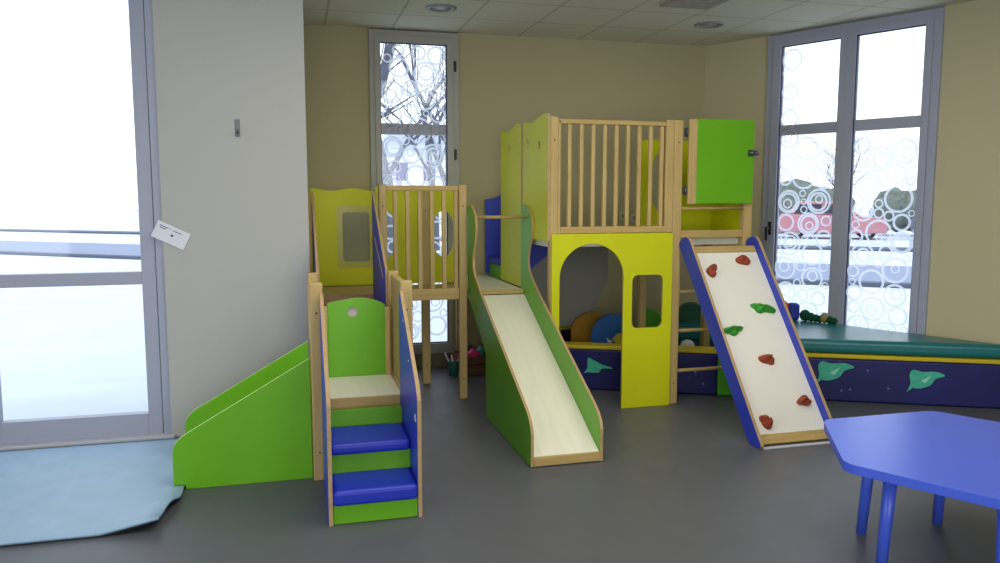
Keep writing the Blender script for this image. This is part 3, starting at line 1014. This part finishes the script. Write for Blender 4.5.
mb = MB()
for (u, r) in ((1.01, .048), (1.05, .038), (1.085, .033), (1.115, .031)):
    mb.blob(pit(u, along(u), SPT + r * .98), (r, 0, 0), (0, r, 0), (0, 0, r), lambda d: 1 + .05 * math.sin(9 * d.x + 7 * d.z), 18, 12)
part('plush_body', mb, GP, t, 0)
mb = MB()
for (u, r) in ((1.185, .032), (1.215, .028)):
    mb.blob(pit(u, along(u), SPT + r * .98), (r, 0, 0), (0, r, 0), (0, 0, r), lambda d: 1 + .05 * math.sin(9 * d.x + 7 * d.z), 18, 12)
part('plush_tail', mb, GP, t, 0)
hc = pit(1.15, along(1.15), SPT + .046)
hd = part('plush_head', MB().blob(hc, (.038, 0, 0), (0, .036, 0), (0, 0, .046), None, 18, 12), mat('beige_plush', '#A89A68', .95, .1, noise=.2, nscale=60, bump=.6, bscale=160), t, 0)
for du in (-.014, .014):
    part('eye', MB().blob(hc + Vector((du, -.034, .012)), (.005, 0, 0), (0, .005, 0), (0, 0, .005), None, 8, 6), BLACK, hd, 0)

# ------------------------------------------------------------------ crate of toys by the back wall
t = thing('toy_crate', 'low brown wooden crate of toys on the floor against the back wall', 'crate', (1.62, 6.75, 0))
cx0, cx1, cy0, cy1, ch = 1.40, 1.655, 6.55, 6.87, .155
part('bottom', MB().box(cx0, cx1, cy0, cy1, .003, .018), CRATEW, t, .002)
for (a, b, c, d) in ((cx0, cx1, cy0, cy0 + .015), (cx0, cx1, cy1 - .015, cy1)):
    for z in (.02, .095):
        part('slat', MB().box(a, b, c, d, z, z + .068), CRATEW, t, .003)
for (a, b) in ((cx0, cx0 + .015), (cx1 - .015, cx1)):
    part('end_panel', MB().box(a, b, cy0 + .016, cy1 - .016, .019, ch), CRATEW, t, .003)


def toy_blob(name, label, cat, x, y, z, a, b, c, col, seed):
    rng = random.Random(seed); p = rng.uniform(0, 6)
    o = MB().blob((x, y, z), (a, 0, 0), (0, b, 0), (0, 0, c), lambda d: 1 + .12 * math.sin(4 * d.x + p) + .08 * math.sin(5 * d.z + 2 * d.y), 18, 12).build(
        name, mat(name + '_' + col[1:], col, .5), None, 0, loc=(x, y, z - c))
    return tag(o, label, cat)


toy_blob('doll_clothes', 'bright pink bundle on top in the toy crate', 'toy', 1.515, 6.66, .135, .075, .065, .085, '#D81C6E', 1)
toy_blob('toy_bag', 'black soft bag lying at the back of the toy crate', 'toy', 1.50, 6.79, .125, .065, .055, .105, '#15141A', 2)
toy_blob('toy_bowl', 'teal toy dish at the right end of the toy crate', 'toy', 1.605, 6.74, .165, .045, .06, .055, '#4E9C92', 3)

t = thing('bucket', 'small teal bucket with paper strips on the floor under the back window', 'bucket', (1.355, 6.58, 0))
part('bucket_body', MB().lathe((1.335, 6.62, 0), [(.0, .004), (.042, .004), (.052, .125), (.056, .128), (.052, .130), (.047, .125), (.039, .012), (0, .012)], 28), mat('teal_plastic', '#3F8F7C', .4), t, 0)
for k, (dx, c, nm) in enumerate(((-.03, '#D8C9D4', 'pale'), (.012, '#C8345C', 'pink'), (-.005, '#E6DCE2', 'white'))):
    p0 = Vector((1.335 + dx * .3, 6.62 - .01 * k, .02)); p1 = Vector((1.335 + dx * 2.2 - .012, 6.60 - .01 * k, .205 - .01 * k))
    o = MB().path([p0, (p0 + p1) / 2 + Vector((.004, 0, 0)), p1], .008, 8).build('craft_stick', mat(nm + '_strip', c, .6), None, 0, loc=p0)
    tag(o, {'pale': 'pale mauve stick leaning left out of the teal bucket', 'pink': 'pink stick leaning right out of the teal bucket', 'white': 'white middle stick standing in the teal bucket'}[nm], 'stick')

# ------------------------------------------------------------------ mat on the left, blue table on the right
t = thing('floor_mat', 'pale blue foam mat with dark underside at the left of the green slide', 'mat', (-1.2, 4.6, 0))
mb = MB()
N, Mv = 40, 26
vv = []; ff = []
for i in range(N + 1):
    for j in range(Mv + 1):
        y = 3.80 + (5.22 - 3.80) * i / N
        xr = -.640 + .055 * min(1, max(0, (y - 3.83) / .50)) + .012 * math.sin(y * 14) * (1 if y < 4.35 else .2)
        x = -2.3 + (xr + 2.3) * j / Mv
        z = .021
        e = max(0, (xr - x))
        if y < 4.28:
            lift = max(0, 1 - e / .25) * max(0, min(1, (4.28 - y) / .28))
            z += .036 * lift * (1 + .4 * math.sin(y * 22))
        vv.append((x, y, z))
for i in range(N):
    for j in range(Mv):
        a = i * (Mv + 1) + j
        ff.append((a, a + 1, a + Mv + 2, a + Mv + 1))
mb.add(vv, ff, 0, True)
top = part('mat_top', mb, MATBLUE, t, 0)
sm = top.modifiers.new('thick', 'SOLIDIFY'); sm.thickness = .012; sm.offset = -1
mb = MB()
mb.add([(p[0] - (.004 if k % (Mv + 1) == Mv else 0), p[1], max(.0085, p[2] - .0125)) for k, p in enumerate(vv)], ff, 0, True)
bt = part('mat_underside', mb, MATEDGE, t, 0)
sm = bt.modifiers.new('thick', 'SOLIDIFY'); sm.thickness = .008; sm.offset = -1

t = thing('play_table', 'blue plastic table with rounded corner at the right edge of the photo', 'table', (2.722, 2.572, 0))
cx, cy, R = 2.733, 2.572, .63
hexp = []
bis = math.radians(120)
for k in range(6):
    a = bis + k * PI / 3
    c = Vector((cx + (R - .10) * math.cos(a), cy + (R - .10) * math.sin(a)))
    for q in range(7):
        b = a - PI / 6 + PI / 3 * q / 6
        hexp.append((c.x + .087 * math.cos(b), c.y + .087 * math.sin(b)))
part('table_top', MB().prism('z', hexp, .462, .50, cap=0, side=0), TABLEB, t, .012, 4)
for k in range(6):
    a = bis + k * PI / 3
    lx, ly = cx + .40 * math.cos(a), cy + .40 * math.sin(a)
    part('leg', MB().path([(lx, ly, .462), (lx + .03 * math.cos(a), ly + .03 * math.sin(a), .0)], [.028, .022], 14), TABLEB, t, 0)

# ------------------------------------------------------------------ outside
SNOW = mat('snow_ground', '#E4E8F0', .9, .1, noise=.08, nscale=1.2)
ASPH = mat('wet_road', '#8E95AC', .6, .3, noise=.08, nscale=1)
mb = MB()
vv = []; ff = []
struct(MB().box(-70, 90, 7.6, 110, -.2, -.1).box(5.7, 90, -30, 7.6, -.2, -.1).box(-70, -4.3, -30, 7.6, -.2, -.1).box(-4.3, -.5, 5.7, 7.6, -.2, -.1).build('ground', SNOW))
SD = Matrix.Translation((0, 0, 0)) @ Matrix.Rotation(math.radians(-36), 4, 'Z')       # the street lies across this view
mb = MB(SD).box(-40, 45, 16.6, 20.9, -.099, -.094)
struct(mb.build('road', ASPH))
mb = MB(SD).box(-40, 45, 15.8, 16.1, -.099, -.02).box(-40, 45, 26.4, 27.6, -.099, -.03)
struct(mb.build('kerb', mat('dark_kerb', '#5A6070', .8)))

BARK = mat('bare_bark', '#696C7A', .9, .1, noise=.3, nscale=4)


def bare_tree(x, y, h, seed, label, spread=.55, depth=5, r0=.13):
    rng = random.Random(seed)
    t = thing('bare_tree', label, 'tree', (x, y, -.1), 'bare trees outside the windows')
    tr = MB(); br = MB()

    def grow(p, d, L, r, lev):
        q = p
        pts = [p]; rad = [r]
        for k in range(3):
            d = (d + Vector((rng.uniform(-1, 1), rng.uniform(-1, 1), rng.uniform(-.2, .6))) * .13).normalized()
            q = q + d * (L / 3)
            pts.append(q); rad.append(r * (1 - .14 * (k + 1)))
        (tr if lev == 0 else br).path(pts, rad, 6 if lev < 2 else 4, caps=False)
        if lev >= depth: return
        for k in range(rng.choice((3, 3, 4)) if lev < 3 else 2):
            a = rng.uniform(0, 2 * PI)
            side = Vector((math.cos(a), math.sin(a), rng.uniform(-.1, .5)))
            nd = (d * (1 - spread * .5) + side * spread).normalized()
            i = rng.choice((1, 2, 3)) if lev else rng.choice((2, 3))
            grow(pts[i], nd, L * rng.uniform(.62, .84), rad[i] * .62, lev + 1)
    grow(Vector((x, y, -.1)), Vector((rng.uniform(-.08, .08), 0, 1)), h * .36, r0, 0)
    part('trunk', tr, BARK, t, 0); part('branches', br, BARK, t, 0)


bare_tree(1.55, 11.6, 7.5, 4, 'thick bare tree nearest outside at the left of the back window', .62, 6, .20)
bare_tree(2.75, 13.5, 7.0, 12, 'bare tree nearest outside at the right of the back window', .62, 6, .13)
bare_tree(2.5, 19.5, 9.0, 9, 'bare tree behind the two nearest ones in the back window', .6, 5, .16)
bare_tree(4.3, 24.0, 9.5, 21, 'bare tree farthest off in the back window', .6, 5, .15)
bare_tree(25.5, 31.5, 6.2, 31, 'bare tree at the right of the right window beyond the street', .6, 5, .13)

BUSH = mat('hazed_hedge', '#8C9488', .95, .1, noise=.5, nscale=6)  # bush colour lightened to carry the outdoor haze


def bush(u, v, w, h, seed, label):
    rng = random.Random(seed)
    mb = MB()
    for k in range(14):
        c = SD @ Vector((u + rng.uniform(-w, w) * .8, v + rng.uniform(-.4, .4), -.1 + rng.uniform(.25, .75) * h))
        r = rng.uniform(.25, .42) * h; p = rng.uniform(0, 6)
        mb.blob(c, (r * 1.25, 0, 0), (0, r, 0), (0, 0, r), lambda d: 1 + .18 * math.sin(7 * d.x + p) * math.sin(6 * d.y + p) + .12 * math.sin(9 * d.z), 16, 10)
    o = mb.build('bush', BUSH, None, 0, loc=SD @ Vector((u, v, -.1)))
    tag(o, label, 'bush', 'winter bushes across the street')


bush(-3.3, 37.5, 1.0, 1.9, 1, 'grey-green bush at the left of the right window across the street')
bush(.3, 38.5, 1.3, 2.3, 2, 'large grey-green bush behind the parked red car')
bush(4.2, 37.5, 1.1, 1.7, 3, 'low bush at the right of the parked red car')


def car(u, v, col, label):
    """parked car, side on to the street"""
    t = thing('car', label, 'car', tuple(SD @ Vector((u, v, -.1))))
    body = [(u - 2.0, .25), (u + 2.0, .25), (u + 2.05, .6), (u + 1.9, .82), (u + 1.1, .92), (u - 1.85, .98), (u - 2.03, .7)]
    part('car_body', MB(SD).prism('y', [(a, b - .1) for a, b in body], v - .85, v + .85, cap=0, side=0), mat('hazed_car_paint_' + col[1:], col, .3, .5, coat=.5), t, .06, 3)
    cab = [(u - 1.6, .87), (u + 1.05, .83), (u + .35, 1.36), (u - 1.25, 1.38)]
    cb = part('cabin', MB(SD).prism('y', cab, v - .74, v + .74, cap=0, side=0), mat('hazed_car_paint_' + col[1:], col, .3, .5, coat=.5), t, .05, 3)
    for vv_ in (v - .752, v + .745):
        for q in ([(u - 1.35, .90), (u - .35, .90), (u - .35, 1.27), (u - 1.15, 1.28)], [(u - .27, .90), (u + .82, .90), (u + .27, 1.27), (u - .27, 1.27)]):
            part('car_window', MB(SD).prism('y', q, vv_, vv_ + .007, cap=0, side=0), mat('dark_car_glass', '#39404E', .1), cb, 0)
    for du in (-1.25, 1.3):
        for dv in (-.80, .68):
            c = Vector((u + du, v + dv, .22))
            wh = MB(SD).path([c, c + Vector((0, .14, 0))], .32, 20)
            w_ = part('wheel', wh, mat('tyre_rubber', '#1C1C20', .8), t, 0)
            part('hubcap', MB(SD).path([c + Vector((0, -.005, 0)), c + Vector((0, .145, 0))], .19, 16), mat('hubcap_silver', '#A8ABB0', .4, metal=.5), w_, 0)


car(1.0, 34.0, '#C08088', 'red car parked across the street in the right window')  # car colours paled, the haze outside is put into the paint
car(-3.6, 34.4, '#9A7A86', 'dark red car parked left of the bright red one across the street')
car(6.0, 34.2, '#7E8798', 'dark blue-grey car parked right of the red one across the street')

t = thing('apartment_house', 'white building with dark windows far off in the back window', 'building', (6.2, 40.0, -.1))
part('wall', MB().box(4.6, 12.0, 40, 46, -.1, 4.0), mat('pale_render', '#D5D7E0', .8), t, 0)
part('roof', MB().prism('y', [(4.3, 4.0), (12.3, 4.0), (11.2, 5.2), (5.4, 5.2)], 39.7, 46.3, cap=0, side=0), mat('snowy_roof', '#C9CCD8', .8), t, 0)
for r in range(2):
    for k in range(5):
        x = 5.1 + k * 1.4
        f = part('window', MB().box(x, x + .75, 39.96, 40.0, .7 + r * 1.6, 1.75 + r * 1.6), mat('white_frame', '#D8D8E0', .6), t, 0)
        part('pane', MB().box(x + .07, x + .68, 39.945, 39.96, .77 + r * 1.6, 1.68 + r * 1.6), mat('violet_pane', '#53507A', .3), f, 0)
